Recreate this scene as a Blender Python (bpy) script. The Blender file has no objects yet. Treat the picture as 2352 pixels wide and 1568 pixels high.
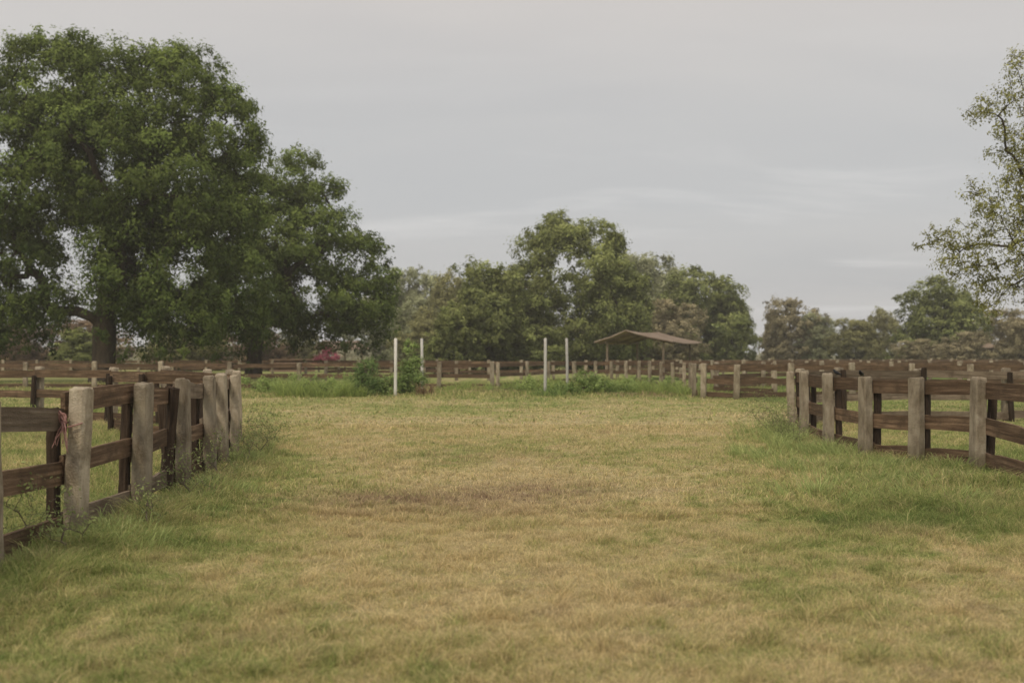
import bpy, math, random
import numpy as np
from mathutils import Vector, Matrix
scene = bpy.context.scene
COL = scene.collection
R = math.radians

# ------------------------------------------------------------------ noise
def _hash(ix, iy, seed):
    h = (ix.astype(np.int64)*374761393 + iy.astype(np.int64)*668265263 + seed*1442695041) & 0xffffffff
    h = ((h ^ (h >> 13)) * 1274126177) & 0xffffffff
    h = h ^ (h >> 16)
    return (h & 0xffffff) / float(0xffffff)
def vnoise(x, y, seed=0):
    ix = np.floor(x); iy = np.floor(y); fx = x-ix; fy = y-iy
    fx = fx*fx*(3-2*fx); fy = fy*fy*(3-2*fy)
    a = _hash(ix, iy, seed); b = _hash(ix+1, iy, seed); c = _hash(ix, iy+1, seed); d = _hash(ix+1, iy+1, seed)
    return (a*(1-fx)+b*fx)*(1-fy)+(c*(1-fx)+d*fx)*fy
def fbm(x, y, seed=0, o=3):
    s = 0; a = .5; t = 0
    for i in range(o):
        s = s+a*vnoise(x, y, seed+i*17); t += a; a *= .5
        x, y = x*1.72+y*1.02+5.1, y*1.72-x*1.02+1.7
    return s/t
def sst(a, b, v):
    t = np.clip((v-a)/(b-a), 0, 1); return t*t*(3-2*t)

# ------------------------------------------------------------------ materials
def new_mat(name):
    m = bpy.data.materials.new(name); m.use_nodes = True
    nt = m.node_tree; nt.nodes.clear()
    out = nt.nodes.new('ShaderNodeOutputMaterial')
    return m, nt, out
def leaf_mat(name, tint=(1, 1, 1), trans=.3):
    m, nt, out = new_mat(name); N = nt.nodes; L = nt.links
    at = N.new('ShaderNodeAttribute'); at.attribute_name = 'Col'
    mul = N.new('ShaderNodeMix'); mul.data_type = 'RGBA'; mul.blend_type = 'MULTIPLY'; mul.inputs[0].default_value = 1
    mul.inputs[7].default_value = (*tint, 1)
    L.new(at.outputs['Color'], mul.inputs[6])
    d = N.new('ShaderNodeBsdfDiffuse'); t = N.new('ShaderNodeBsdfTranslucent'); mx = N.new('ShaderNodeMixShader')
    mx.inputs[0].default_value = trans
    L.new(mul.outputs[2], d.inputs[0]); L.new(mul.outputs[2], t.inputs[0])
    L.new(d.outputs[0], mx.inputs[1]); L.new(t.outputs[0], mx.inputs[2]); L.new(mx.outputs[0], out.inputs[0])
    return m
def surf_mat(name, cols, scale=(8, 8, 8), rough=.85, bump=.3, detail=6, pos=(.3, .7), fine=60, spec=.2, stain=None, grad=None):
    m, nt, out = new_mat(name); N = nt.nodes; L = nt.links
    p = N.new('ShaderNodeBsdfPrincipled'); p.inputs['Roughness'].default_value = rough
    p.inputs['Specular IOR Level'].default_value = spec
    tc = N.new('ShaderNodeTexCoord'); oi = N.new('ShaderNodeObjectInfo')
    add = N.new('ShaderNodeVectorMath'); add.operation = 'ADD'
    ml = N.new('ShaderNodeVectorMath'); ml.operation = 'SCALE'; ml.inputs['Scale'].default_value = 37.
    cb = N.new('ShaderNodeCombineXYZ')
    for i in range(3): L.new(oi.outputs['Random'], cb.inputs[i])
    L.new(cb.outputs[0], ml.inputs[0]); L.new(tc.outputs['Object'], add.inputs[0]); L.new(ml.outputs[0], add.inputs[1])
    mp = N.new('ShaderNodeMapping'); mp.inputs['Scale'].default_value = scale
    L.new(add.outputs[0], mp.inputs[0])
    n = N.new('ShaderNodeTexNoise'); n.inputs['Scale'].default_value = 1; n.inputs['Detail'].default_value = detail
    n.inputs['Roughness'].default_value = .65
    L.new(mp.outputs[0], n.inputs['Vector'])
    cr = N.new('ShaderNodeValToRGB'); e = cr.color_ramp.elements
    e[0].position = pos[0]; e[0].color = (*cols[0], 1); e[1].position = pos[1]; e[1].color = (*cols[-1], 1)
    for i, c in enumerate(cols[1:-1]):
        q = e.new(pos[0]+(pos[1]-pos[0])*(i+1)/(len(cols)-1)); q.color = (*c, 1)
    L.new(n.outputs[0], cr.inputs[0])
    colout = cr.outputs[0]
    mr = N.new('ShaderNodeMapRange'); mr.inputs[3].default_value = .68; mr.inputs[4].default_value = 1.2
    L.new(oi.outputs['Random'], mr.inputs[0])
    mu = N.new('ShaderNodeMix'); mu.data_type = 'RGBA'; mu.blend_type = 'MULTIPLY'; mu.inputs[0].default_value = 1
    L.new(colout, mu.inputs[6]); L.new(mr.outputs[0], mu.inputs[7]); colout = mu.outputs[2]
    if stain:
        n3 = N.new('ShaderNodeTexNoise'); n3.inputs['Scale'].default_value = 3.3; n3.inputs['Detail'].default_value = 6; n3.inputs['Roughness'].default_value = .65
        L.new(add.outputs[0], n3.inputs['Vector'])
        r3 = N.new('ShaderNodeMapRange'); r3.inputs[1].default_value = .48; r3.inputs[2].default_value = .66; r3.inputs[4].default_value = .8
        L.new(n3.outputs[0], r3.inputs[0])
        m3 = N.new('ShaderNodeMix'); m3.data_type = 'RGBA'; m3.inputs[7].default_value = (*stain, 1)
        L.new(r3.outputs[0], m3.inputs[0]); L.new(colout, m3.inputs[6]); colout = m3.outputs[2]
    if grad:
        sx = N.new('ShaderNodeSeparateXYZ'); L.new(tc.outputs['Object'], sx.inputs[0])
        r4 = N.new('ShaderNodeMapRange'); r4.inputs[1].default_value = grad[1]; r4.inputs[2].default_value = grad[2]
        r4.inputs[3].default_value = .7; r4.inputs[4].default_value = 0
        L.new(sx.outputs[2], r4.inputs[0])
        m4 = N.new('ShaderNodeMix'); m4.data_type = 'RGBA'; m4.inputs[7].default_value = (*grad[0], 1)
        L.new(r4.outputs[0], m4.inputs[0]); L.new(colout, m4.inputs[6]); colout = m4.outputs[2]
    L.new(colout, p.inputs['Base Color'])
    n2 = N.new('ShaderNodeTexNoise'); n2.inputs['Scale'].default_value = fine; n2.inputs['Detail'].default_value = 3
    L.new(add.outputs[0], n2.inputs['Vector'])
    ad = N.new('ShaderNodeMath'); ad.operation = 'ADD'; L.new(n.outputs[0], ad.inputs[0]); L.new(n2.outputs[0], ad.inputs[1])
    b = N.new('ShaderNodeBump'); b.inputs['Strength'].default_value = bump; b.inputs['Distance'].default_value = .02
    L.new(ad.outputs[0], b.inputs['Height']); L.new(b.outputs[0], p.inputs['Normal'])
    L.new(p.outputs[0], out.inputs[0])
    return m
M_CONC = surf_mat('concrete', [(.22, .175, .125), (.41, .345, .26), (.53, .46, .355)], (9, 9, 3), .9, .7, stain=(.16, .125, .085), grad=((.12, .10, .055), .0, .40))
M_WOOD = surf_mat('weathered_wood', [(.052, .033, .021), (.155, .10, .063), (.32, .22, .145)], (1.2, 20, 30), .85, .6, stain=(.088, .06, .04))
M_WOODG = surf_mat('grey_wood', [(.10, .078, .055), (.22, .17, .125), (.36, .29, .22)], (1.2, 20, 30), .88, .6, stain=(.12, .088, .062))
M_STAKE = surf_mat('dark_wood', [(.022, .014, .010), (.05, .033, .023), (.09, .062, .042)], (22, 22, 2), .8, .5)
M_BARK = surf_mat('bark', [(.03, .023, .016), (.07, .053, .037), (.11, .085, .063)], (5, 5, 1.2), .95, .8, fine=14)
M_BARKL = surf_mat('pale_bark', [(.09, .07, .05), (.18, .145, .11), (.24, .20, .155)], (9, 9, 3), .95, .6, fine=30)
M_WHITE = surf_mat('white_paint', [(.50, .48, .45), (.66, .64, .61), (.74, .72, .69)], (4, 4, 2), .6, .15, grad=((.35, .3, .2), .0, .3))
M_ROOF = surf_mat('rusty_sheet', [(.17, .125, .095), (.28, .215, .165), (.38, .31, .25)], (1, 3, 1), .7, .2)
M_SHEDW = surf_mat('shed_wood', [(.09, .07, .05), (.2, .16, .12), (.28, .23, .17)], (6, 6, 2), .85, .3)
M_WALL = surf_mat('faded_plaster', [(.34, .21, .155), (.40, .26, .195), (.46, .32, .25)], (.5, .5, 1), .9, .2)
M_ROPE = surf_mat('pink_rope', [(.45, .22, .20), (.58, .32, .29), (.66, .42, .38)], (30, 30, 30), .9, .4)
M_BIRD = surf_mat('black_feathers', [(.008, .008, .010), (.014, .014, .017), (.024, .024, .03)], (30, 30, 30), .5, .1)
M_LEAF = leaf_mat('foliage', trans=.30); M_GRASS = leaf_mat('grass_blades', trans=.42)

# ------------------------------------------------------------------ mesh helpers
def np_mesh(name, verts, faces_list, cols=None, mat=None, smooth=False):
    me = bpy.data.meshes.new(name)
    me.vertices.add(len(verts)); me.vertices.foreach_set('co', np.ascontiguousarray(verts, dtype=np.float32).ravel())
    li = np.concatenate([f.ravel() for f in faces_list]).astype(np.int32)
    tot = np.concatenate([np.full(len(f), f.shape[1], dtype=np.int32) for f in faces_list])
    st = np.concatenate([[0], np.cumsum(tot)[:-1]]).astype(np.int32)
    me.loops.add(len(li)); me.loops.foreach_set('vertex_index', li)
    me.polygons.add(len(tot)); me.polygons.foreach_set('loop_start', st)
    try: me.polygons.foreach_set('loop_total', tot)
    except Exception: pass
    me.update(calc_edges=True)
    me.polygons.foreach_set('use_smooth', np.full(len(tot), smooth, dtype=bool))
    if cols is not None:
        a = me.color_attributes.new('Col', 'FLOAT_COLOR', 'POINT')
        c = np.ones((len(verts), 4), dtype=np.float32); c[:, :3] = cols
        a.data.foreach_set('color', c.ravel())
    if mat: me.materials.append(mat)
    return me
def obj(name, me, parent=None, loc=None, rot=None):
    o = bpy.data.objects.new(name, me); COL.objects.link(o)
    if parent: o.parent = parent
    if loc is not None: o.location = loc
    if rot is not None: o.rotation_euler = rot
    return o
def tag(o, label, cat, group=None):
    o['label'] = label; o['category'] = cat
    if group: o['group'] = group
    return o
def box_arr(cx, cy, cz, sx, sy, sz):
    v = np.array([[x, y, z] for z in (-.5, .5) for x, y in ((-.5, -.5), (.5, -.5), (.5, .5), (-.5, .5))])*[sx, sy, sz]+[cx, cy, cz]
    f = np.array([[3, 2, 1, 0], [4, 5, 6, 7], [0, 1, 5, 4], [1, 2, 6, 5], [2, 3, 7, 6], [3, 0, 4, 7]])
    return v, f
def join(parts):
    V = []; F = []; n = 0
    for v, f in parts: V.append(v); F.append(f+n); n += len(v)
    return np.concatenate(V), np.concatenate(F)
def tube(path, rad, sides=6):
    path = np.array(path, float); n = len(path); rad = np.array(rad, float)
    t = np.gradient(path, axis=0); t /= (np.linalg.norm(t, axis=1)[:, None]+1e-9)
    ref = np.array([0.31, .95, .05]) if abs(t[0][2]) > .7 else np.array([0., 0, 1])
    V = []
    for i in range(n):
        u = np.cross(t[i], ref); u /= np.linalg.norm(u)+1e-9; w = np.cross(t[i], u)
        for k in range(sides):
            a = 2*math.pi*k/sides; V.append(path[i]+rad[i]*(math.cos(a)*u+math.sin(a)*w))
    F = []
    for i in range(n-1):
        for k in range(sides):
            a = i*sides+k; b = i*sides+(k+1) % sides; F.append([a, b, b+sides, a+sides])
    return np.array(V), np.array(F)

# ------------------------------------------------------------------ ground cover description (metres, world)
TAN = np.array([.75, .63, .365]); OLV = np.array([.60, .55, .26]); GRN = np.array([.39, .445, .155]); DGR = np.array([.22, .30, .10]); BRN = np.array([.42, .30, .21])
def lf_x(y):
    return np.interp(y, [0, 9, 12.1, 13.7, 15.3, 16.7, 18.7, 24], [-3.7, -3.78, -3.8, -3.94, -4.22, -4.43, -4.85, -7])
def rf_x(y):
    return np.interp(y, [8.6, 12.1, 14.1, 14.9, 15.7, 17.2, 19.5, 21.5, 25], [5.8, 6.05, 6.25, 5.8, 5.35, 5.25, 5.5, 5.85, 8])
def green(x, y):
    g = .34+.8*(fbm(x*.30, y*.22, 3)-.5)+1.05*(fbm(x*1.1, y*.9, 9)-.5)+1.4*(fbm(x*5.6, y*5.6, 14, 3)-.5)
    lf = lf_x(y); rf = rf_x(y)
    g += .36*np.exp(-((x-lf-.55)/.8)**2)*sst(26, 16, y)
    g += .45*sst(0, .8, lf-x)*sst(40, 25, y)
    g += .42*sst(2.2, 4.2, x-.15*(y-11))*sst(8.0, 10.5, y)*sst(22, 16, y)
    g += .35*sst(0, 2.0, x-rf)*sst(12, 14, y)
    g += .12*sst(-.3, -2.2, x)*sst(18, 10, y)
    g += .20*sst(24, 34, y)+.30*sst(36, 42, y)
    g -= .30*np.exp(-((x-.3)/1.25)**2)*sst(26, 14, y)
    g -= .20*sst(2.5, 0, np.abs(y-24)/2.2)*sst(6, 4, np.abs(x))
    g -= .14*sst(9, 5.5, y)*sst(2.5, 1, np.abs(x))
    g += .16*sst(-1.5, -2.7, x)*sst(7.0, 5.2, y)
    g += .08*sst(1.6, 3, x)*sst(8, 6, y)
    return g
def brown(x, y):
    b = 0
    for cx, cy, rx, ry, s in ((-1.35, 11.4, 1.1, .85, .65), (.25, 12.2, .95, .9, .62), (-.1, 10.6, .6, .4, .3), (5.1, 42, 1.3, 1.2, .9), (-.6, 46.5, 1.6, 2.2, .5), (3.6, 5.9, .4, .3, .3), (-.5, 16.5, 1.8, .8, .2)):
        b = b+s*np.exp(-((x-cx)/rx)**2-((y-cy)/ry)**2)
    b = b*(.0+2.0*fbm(x*5, y*5, 41))+.32*sst(.64, .82, fbm(x*3.3, y*3.6, 77))
    return np.clip(b, 0, .85)
def gcol(x, y, g, b):
    g = np.clip(g, -.2, 1.6)[:, None]; b = b[:, None]
    t1 = np.clip(g/.5, 0, 1); t2 = np.clip((g-.5)/.45, 0, 1); t3 = np.clip((g-.98)/.5, 0, 1)
    c = TAN*(1-t1)+OLV*t1; c = c*(1-t2)+GRN*t2; c = c*(1-t3)+DGR*t3
    return c*(1-b)+BRN*b
def relief(x, y):
    return .10*(fbm(x*.35, y*.35, 5)-.5)*sst(60, 30, y)*sst(0, 3, np.abs(y))+.035*(fbm(x*2, y*2, 6)-.5)*sst(40, 20, y)
def hgt(x, y):
    lf = lf_x(y); rf = rf_x(y)
    h = .018+.032*fbm(x*1.3, y*1.3, 21)+.06*sst(.52, .78, fbm(x*6.2, y*6.2, 22))
    h += .13*np.exp(-((x-lf-.30)/.42)**2)*sst(26, 18, y)*fbm(x*2.5, y*2.5, 23)*1.6
    h += .17*sst(2.6, 4.6, x-.15*(y-11))*sst(8.6, 11, y)*sst(20, 14, y)*(.2+1.3*fbm(x*1.2, y*1.2, 25))
    h += .22*np.exp(-((x-rf+.1)/.6)**2)*sst(14, 17, y)*sst(28, 22, y)*fbm(x*2, y*2, 26)
    h += .06*sst(0, .8, lf-x)*sst(40, 25, y)
    h += .24*sst(37, 42, y)*fbm(x*.5, y*.5, 27)
    return h

# ---- ground sheet
def graded(lo, hi, fine_lo, fine_hi, step):
    a = list(np.arange(fine_lo, fine_hi+1e-6, step)); s = step
    p = fine_hi
    while p < hi: s *= 1.18; p += s; a.append(min(p, hi))
    s = step; p = fine_lo
    while p > lo: s *= 1.18; p -= s; a.insert(0, max(p, lo))
    return np.array(a)
gx = graded(-2500, 2500, -14, 14, .12); gy = graded(-300, 4000, 2, 30, .12)
GX, GY = np.meshgrid(gx, gy); X = GX.ravel(); Y = GY.ravel()
Z = relief(X, Y)
cc = gcol(X, Y, green(X, Y), brown(X, Y))*(.58+.3*fbm(X*6, Y*6, 31))[:, None]
nx = len(gx); ii = np.arange(len(X)).reshape(len(gy), nx)
F = np.stack([ii[:-1, :-1].ravel(), ii[:-1, 1:].ravel(), ii[1:, 1:].ravel(), ii[1:, :-1].ravel()], 1)
m, nt, out = new_mat('ground_soil_grass'); N = nt.nodes; L = nt.links
at = N.new('ShaderNodeAttribute'); at.attribute_name = 'Col'
geo = N.new('ShaderNodeNewGeometry')
n1 = N.new('ShaderNodeTexNoise'); n1.inputs['Scale'].default_value = 9; n1.inputs['Detail'].default_value = 8; n1.inputs['Roughness'].default_value = .75
L.new(geo.outputs['Position'], n1.inputs['Vector'])
mr = N.new('ShaderNodeMapRange'); mr.inputs[1].default_value = .3; mr.inputs[2].default_value = .7; mr.inputs[3].default_value = .5; mr.inputs[4].default_value = 1.3
L.new(n1.outputs[0], mr.inputs[0])
mu = N.new('ShaderNodeMix'); mu.data_type = 'RGBA'; mu.blend_type = 'MULTIPLY'; mu.inputs[0].default_value = 1
L.new(at.outputs['Color'], mu.inputs[6]); L.new(mr.outputs[0], mu.inputs[7])
p = N.new('ShaderNodeBsdfPrincipled'); p.inputs['Roughness'].default_value = 1; p.inputs['Specular IOR Level'].default_value = 0
b = N.new('ShaderNodeBump'); b.inputs['Strength'].default_value = .8; b.inputs['Distance'].default_value = .05
L.new(n1.outputs[0], b.inputs['Height']); L.new(b.outputs[0], p.inputs['Normal'])
L.new(mu.outputs[2], p.inputs['Base Color']); L.new(p.outputs[0], out.inputs[0])
g = obj('ground', np_mesh('ground', np.stack([X, Y, Z], 1), [F], cc, m, True)); g['kind'] = 'structure'
def gz(x, y): return float(relief(np.array([float(x)]), np.array([float(y)]))[0])

# ---- grass
rng = np.random.default_rng(7)
def grass_pts(n, y0, y1, margin=1.25, power=1.0):
    u = rng.random(n); e = 2-power
    y = (y0**e+u*(y1**e-y0**e))**(1/e)
    x = (rng.random(n)-.5)*y*.98*margin
    return x, y
def blades(x, y, hs, ws, lean=.6):
    n = len(x); z = relief(x, y)-.004
    h = hgt(x, y)*hs*(.35+1.1*rng.random(n)); w = ws*(.5+.9*rng.random(n))
    a = rng.random(n)*2*math.pi; wa = rng.random(n)*2*math.pi
    ca = fbm(x*3.2, y*3.2, 61)*12.
    ln = lean*h*(.2+1.5*rng.random(n))
    base = np.stack([x, y, z], 1); wd = np.stack([np.cos(wa), np.sin(wa), wa*0], 1)*w[:, None]*.5
    ld = np.stack([np.cos(a)+.4*np.cos(ca), np.sin(a)+.4*np.sin(ca), a*0], 1)
    mid = base+ld*(ln*.35)[:, None]+np.array([0, 0, 1])*(h*.6)[:, None]
    tip = base+ld*ln[:, None]+np.array([0, 0, 1])*(h*(.6+.35*rng.random(n)))[:, None]
    gg = green(x, y)+rng.normal(0, .38, n); bb = np.clip(brown(x, y)*(.3+1.2*rng.random(n))+.5*(rng.random(n) < .06), 0, 1)
    c = gcol(x, y, gg, bb)*(.56+.84*rng.random(n))[:, None]
    V = np.stack([base-wd, base+wd, mid+wd*.7, mid-wd*.7, tip], 1).reshape(-1, 3)
    i = np.arange(n)*5
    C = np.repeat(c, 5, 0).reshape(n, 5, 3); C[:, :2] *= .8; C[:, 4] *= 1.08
    return V, np.stack([i, i+1, i+2, i+3], 1), np.stack([i+3, i+2, i+4], 1), C.reshape(-1, 3)
sets = []
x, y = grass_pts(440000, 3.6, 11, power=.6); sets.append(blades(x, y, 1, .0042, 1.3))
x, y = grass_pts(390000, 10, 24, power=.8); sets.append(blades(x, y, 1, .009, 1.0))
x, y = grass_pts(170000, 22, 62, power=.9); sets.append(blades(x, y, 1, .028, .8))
V = []; Q = []; T = []; C = []; o = 0
for v, q, t, c in sets:
    V.append(v); Q.append(q+o); T.append(t+o); C.append(c); o += len(v)
go = obj('grass', np_mesh('grass', np.concatenate(V), [np.concatenate(Q), np.concatenate(T)], np.concatenate(C), M_GRASS)); go['kind'] = 'stuff'
tag(go, 'mown pasture grass, dry straw mixed with green blades', 'grass')

# ------------------------------------------------------------------ trees
UP = np.array([0, 0, 1.])
def grow(seed, trunk_pts, lobes, cr, dens, lpc, leaf, rtrunk, droop=.0, twig_every=3, cull=.62, c0=(.07, .12, .03), c1=(.15, .22, .06), rmin=.02, shell=(.62, 1.05), asp=.5, spread=1., zmin=None, pexp=.5, jit=.6, sagf=.08, sub=0., hangp=.14):
    r = np.random.default_rng(seed)
    nodes = [np.array(p, float) for p in trunk_pts]; par = [i-1 for i in range(len(nodes))]; cnt_tip = [0]*len(nodes)
    root = nodes[-1]
    def attach(p, steps=3, sag=.08, start=1):
        P = np.array(nodes[start:]); d = np.linalg.norm(P-p, axis=1)+.35*np.maximum(0, np.linalg.norm(P-root, axis=1)-np.linalg.norm(p-root))
        k = int(np.argmin(d))+start; a = nodes[k]; ln = np.linalg.norm(p-a); prev = k
        for s in range(1, steps+1):
            t = s/steps; q = a+(p-a)*t
            if s < steps: q = q+r.normal(0, sag*ln, 3)*jit+UP*ln*sag*math.sin(t*math.pi)
            nodes.append(q); par.append(prev); cnt_tip.append(0); prev = len(nodes)-1
        cnt_tip[prev] += 1
    L = [(np.array(l[:3], float), np.array(l[3:], float) if len(l) > 4 else np.array([l[3]]*3, float)) for l in lobes]
    order = sorted(range(len(L)), key=lambda i: np.linalg.norm(L[i][0]-root))
    st = max(1, len(nodes)-2)
    for i in order: attach(L[i][0]-UP*L[i][1][2]*.2, 4, .10, st)
    CC = []; OO = []; BB = []
    for i, (c, rad) in enumerate(L):
        n = max(6, int(dens*4*math.pi*(rad.mean()**2)/(cr*cr*3)))
        d = r.normal(0, 1, (n, 3)); d /= np.linalg.norm(d, axis=1)[:, None]
        if sub > 0:
            rs = sub*(.7+.6*r.random()); ns = max(5, int(4.2*rad.mean()**2/(rs*rs)))
            sd = r.normal(0, 1, (ns, 3)); sd /= np.linalg.norm(sd, axis=1)[:, None]
            scn = c+sd*np.maximum(rad-rs*.6, rad*.3)*(.75+.3*r.random((ns, 1)))
            sr = rs*(.6+.7*r.random(ns)); sb = .72+.56*r.random(ns)
            k = r.integers(0, ns, n)
            d2 = r.normal(0, 1, (n, 3)); d2[:, 2] = np.abs(d2[:, 2])*.9-.15; d2 += sd[k]*.5; d2 /= np.linalg.norm(d2, axis=1)[:, None]
            pts = scn[k]+d2*sr[k][:, None]*(.65+.42*r.random((n, 1)))*[1, 1, .9]
            hang = r.random(n) < hangp
            pts[hang, 2] -= sr[k][hang]*(.5+1.1*r.random(hang.sum()))
            d = d2*.7+sd[k]*.5; b_ = sb[k]*(.80+.42*np.clip(d2[:, 2], -.3, 1)); b_[hang] *= .85  # puff tops lightened, undersides and hanging clusters darkened: shading painted into leaf colour
        else:
            rr = shell[0]+(shell[1]-shell[0])*r.random(n)**.6
            pts = c+d*rad*rr[:, None]; b_ = np.ones(n)
        keep = np.ones(n, bool)
        for j, (c2, r2) in enumerate(L):
            if j != i: keep &= (np.linalg.norm((pts-c2)/r2, axis=1) > cull)
        if zmin is not None: keep &= pts[:, 2] > zmin
        CC.append(pts[keep]); OO.append(d[keep]); BB.append(b_[keep])
    CC = np.concatenate(CC); OO = np.concatenate(OO); BB = np.concatenate(BB)
    od = np.argsort(np.linalg.norm(CC-root, axis=1))
    for i in od[::twig_every]: attach(CC[i], 2, sagf, st)
    cnt = np.array(cnt_tip, float)
    for i in range(len(nodes)-1, 0, -1):
        cnt[par[i]] += cnt[i]
    rad = np.maximum(rmin, rtrunk*(cnt/max(cnt[0], 1))**pexp)
    parts = []
    ch = {}
    for i in range(1, len(nodes)): ch.setdefault(par[i], []).append(i)
    P = nodes
    stack = [(0, None)]
    while stack:
        s, frm = stack.pop()
        path = [P[frm]] if frm is not None else []; rr = [min(rad[s]*1.1, rad[frm])] if frm is not None else []
        cur = s
        while True:
            path.append(P[cur]); rr.append(rad[cur])
            k = ch.get(cur, [])
            if not k: rr[-1] *= .4; break
            k = sorted(k, key=lambda q: -cnt[q])
            for q in k[1:]: stack.append((q, cur))
            cur = k[0]
        if len(path) > 1:
            rr = np.array(rr)
            if s == 0: rr[0] *= 1.35
            parts.append(tube(path, rr, 9 if s == 0 else (5 if rr.max() > .08 else 3)))
    TV, TF = join(parts)
    n = len(CC); k = lpc
    csz = cr*(.6+.8*r.random(n))
    bright = (.76+.42*r.random(n))*BB; hue = r.random(n)
    cen = np.repeat(CC, k, 0); cs = np.repeat(csz, k)[:, None]; o = np.repeat(OO, k, 0)
    off = r.normal(0, .45, (n*k, 3))*cs*spread
    off[:, 2] *= .7
    od_ = off/(np.linalg.norm(off, axis=1)[:, None]+1e-6)
    if droop > 0: off[:, 2] -= np.abs(r.normal(0, 1, n*k))*cs[:, 0]*droop
    lp = cen+off
    nrm = o*.55+od_*.45+UP*.35+r.normal(0, .34, (n*k, 3)); nrm /= np.linalg.norm(nrm, axis=1)[:, None]
    rv = r.normal(0, 1, (n*k, 3))
    if droop > 0: rv[:, 2] -= 1.2
    u = np.cross(nrm, rv); u /= np.linalg.norm(u, axis=1)[:, None]; w = np.cross(nrm, u)
    sz = leaf*(.6+.8*r.random(n*k))[:, None]
    u = u*sz*asp; w = w*sz
    LV = np.stack([lp-w, lp+u*.9-w*.1, lp+w, lp-u*.9-w*.1], 1).reshape(-1, 3)
    i = np.arange(n*k)*4
    LF = np.stack([i, i+1, i+2, i+3], 1)
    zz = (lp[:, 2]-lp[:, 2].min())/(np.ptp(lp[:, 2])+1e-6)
    t = np.clip(.45*np.repeat(hue, k)+.3*zz+.22*r.random(n*k)+.2*od_[:, 2]-.02, 0, 1)[:, None]  # lighter upward and on cluster tops: crown light and inner shade painted in
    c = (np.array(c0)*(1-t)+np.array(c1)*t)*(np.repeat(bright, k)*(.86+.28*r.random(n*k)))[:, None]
    return (TV, TF), (LV, LF, np.repeat(c, 4, 0))
def tree_obj(name, g, loc, label, cat='tree', bark=M_BARK, lm=M_LEAF, rot=0, scale=(1, 1, 1), group=None):
    (TV, TF), (LV, LF, LC) = g
    e = obj(name, None, None, loc, (0, 0, rot)); e.scale = scale; tag(e, label, cat, group)
    obj('trunk', np_mesh('trunk', TV, [TF], None, bark, True), e)
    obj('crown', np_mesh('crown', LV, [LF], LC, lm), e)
    return e
def sc(lobes, s):
    return [(a*s, b*s, c*s, d*s) for a, b, c, d in lobes]
s1 = .025
lob1 = [(-295, 0, 575, 165), (-115, 20, 695, 132), (-60, 0, 770, 58), (-150, 0, 760, 65), (-30, 0, 660, 98), (40, -20, 690, 95), (165, 0, 670, 120), (150, 0, 755, 50), (268, 0, 575, 105), (290, 0, 645, 55), (325, 0, 560, 42), (-175, -60, 480, 150), (10, -70, 500, 150), (185, -60, 450, 150), (302, 0, 400, 82), (305, 20, 490, 72), (-215, 0, 250, 115), (-190, -30, 330, 90), (-120, -20, 185, 68), (-145, -30, 275, 60), (-230, 0, 170, 70), (95, -60, 270, 112), (45, -60, 215, 68), (50, -50, 320, 80), (205, -40, 240, 125), (305, 0, 240, 85), (-335, 0, 330, 150), (110, 10, 165, 72), (190, 10, 155, 70), (265, 0, 165, 68), (330, 0, 150, 52), (60, 30, 165, 58), (-300, 30, 180, 95), (10, 120, 500, 160), (-150, 130, 600, 130), (150, 120, 480, 150), (60, 20, 380, 100), (-200, -10, 400, 95), (-480, 20, 480, 150), (-430, 0, 300, 130), (60, 90, 215, 80), (150, -60, 145, 45), (230, -50, 135, 42), (-60, -60, 580, 90), (80, -60, 610, 90)]
GA = ((.072, .116, .034), (.29, .355, .10))
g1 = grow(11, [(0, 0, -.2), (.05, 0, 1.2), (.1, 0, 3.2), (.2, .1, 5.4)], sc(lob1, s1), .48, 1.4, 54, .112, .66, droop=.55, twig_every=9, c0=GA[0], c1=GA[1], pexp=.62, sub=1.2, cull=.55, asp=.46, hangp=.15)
tree_obj('tree', g1, (-23.5, 60, 0), 'huge old broadleaf tree with drooping dark green crown behind the fence')
s2 = .03125
lob2 = [(100, 0, 465, 78), (115, 0, 505, 36), (35, 0, 400, 85), (165, 10, 425, 45), (150, 0, 300, 105), (240, 0, 265, 84), (90, -40, 220, 120), (252, 0, 175, 82), (170, -30, 165, 85), (10, 0, 220, 110), (288, 0, 190, 48), (60, 60, 330, 120), (-40, 0, 330, 90), (-90, 0, 200, 90), (180, 40, 345, 50), (60, 0, 140, 65), (245, 0, 135, 42), (120, 40, 200, 110), (120, -20, 140, 38), (180, 0, 145, 36), (-40, 0, 125, 50), (285, 0, 140, 34), (60, -40, 330, 80)]
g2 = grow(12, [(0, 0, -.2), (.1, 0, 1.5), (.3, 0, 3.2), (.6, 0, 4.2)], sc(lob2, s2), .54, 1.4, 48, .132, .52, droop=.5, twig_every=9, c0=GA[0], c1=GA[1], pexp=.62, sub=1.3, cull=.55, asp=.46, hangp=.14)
tree_obj('tree', g2, (-18.6, 75, 0), 'tall broadleaf tree with rounded green crown beside an older tree')
s3 = .0417
lob3 = [(-25, 0, 305, 68), (55, 0, 300, 62), (-80, 0, 285, 54), (0, 0, 226, 110), (95, 0, 190, 75), (-85, 0, 170, 85), (20, -30, 120, 95), (120, 0, 115, 62), (-110, 10, 100, 70), (95, 0, 250, 52), (145, 0, 150, 40), (-60, -10, 70, 55), (90, 0, 70, 50), (20, 10, 65, 50), (155, 0, 90, 35), (-15, -30, 75, 50), (45, -40, 60, 45), (-120, 0, 60, 45), (130, -10, 60, 40)]
g3 = grow(13, [(0, 0, -.2), (0, 0, .8), (.1, 0, 1.6), (.2, 0, 2.6)], sc(lob3, s3), .58, 1.35, 42, .16, .45, droop=.5, twig_every=9, c0=(.15, .185, .07), c1=(.41, .44, .165), pexp=.62, sub=1.3, cull=.55, hangp=.16)
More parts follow.
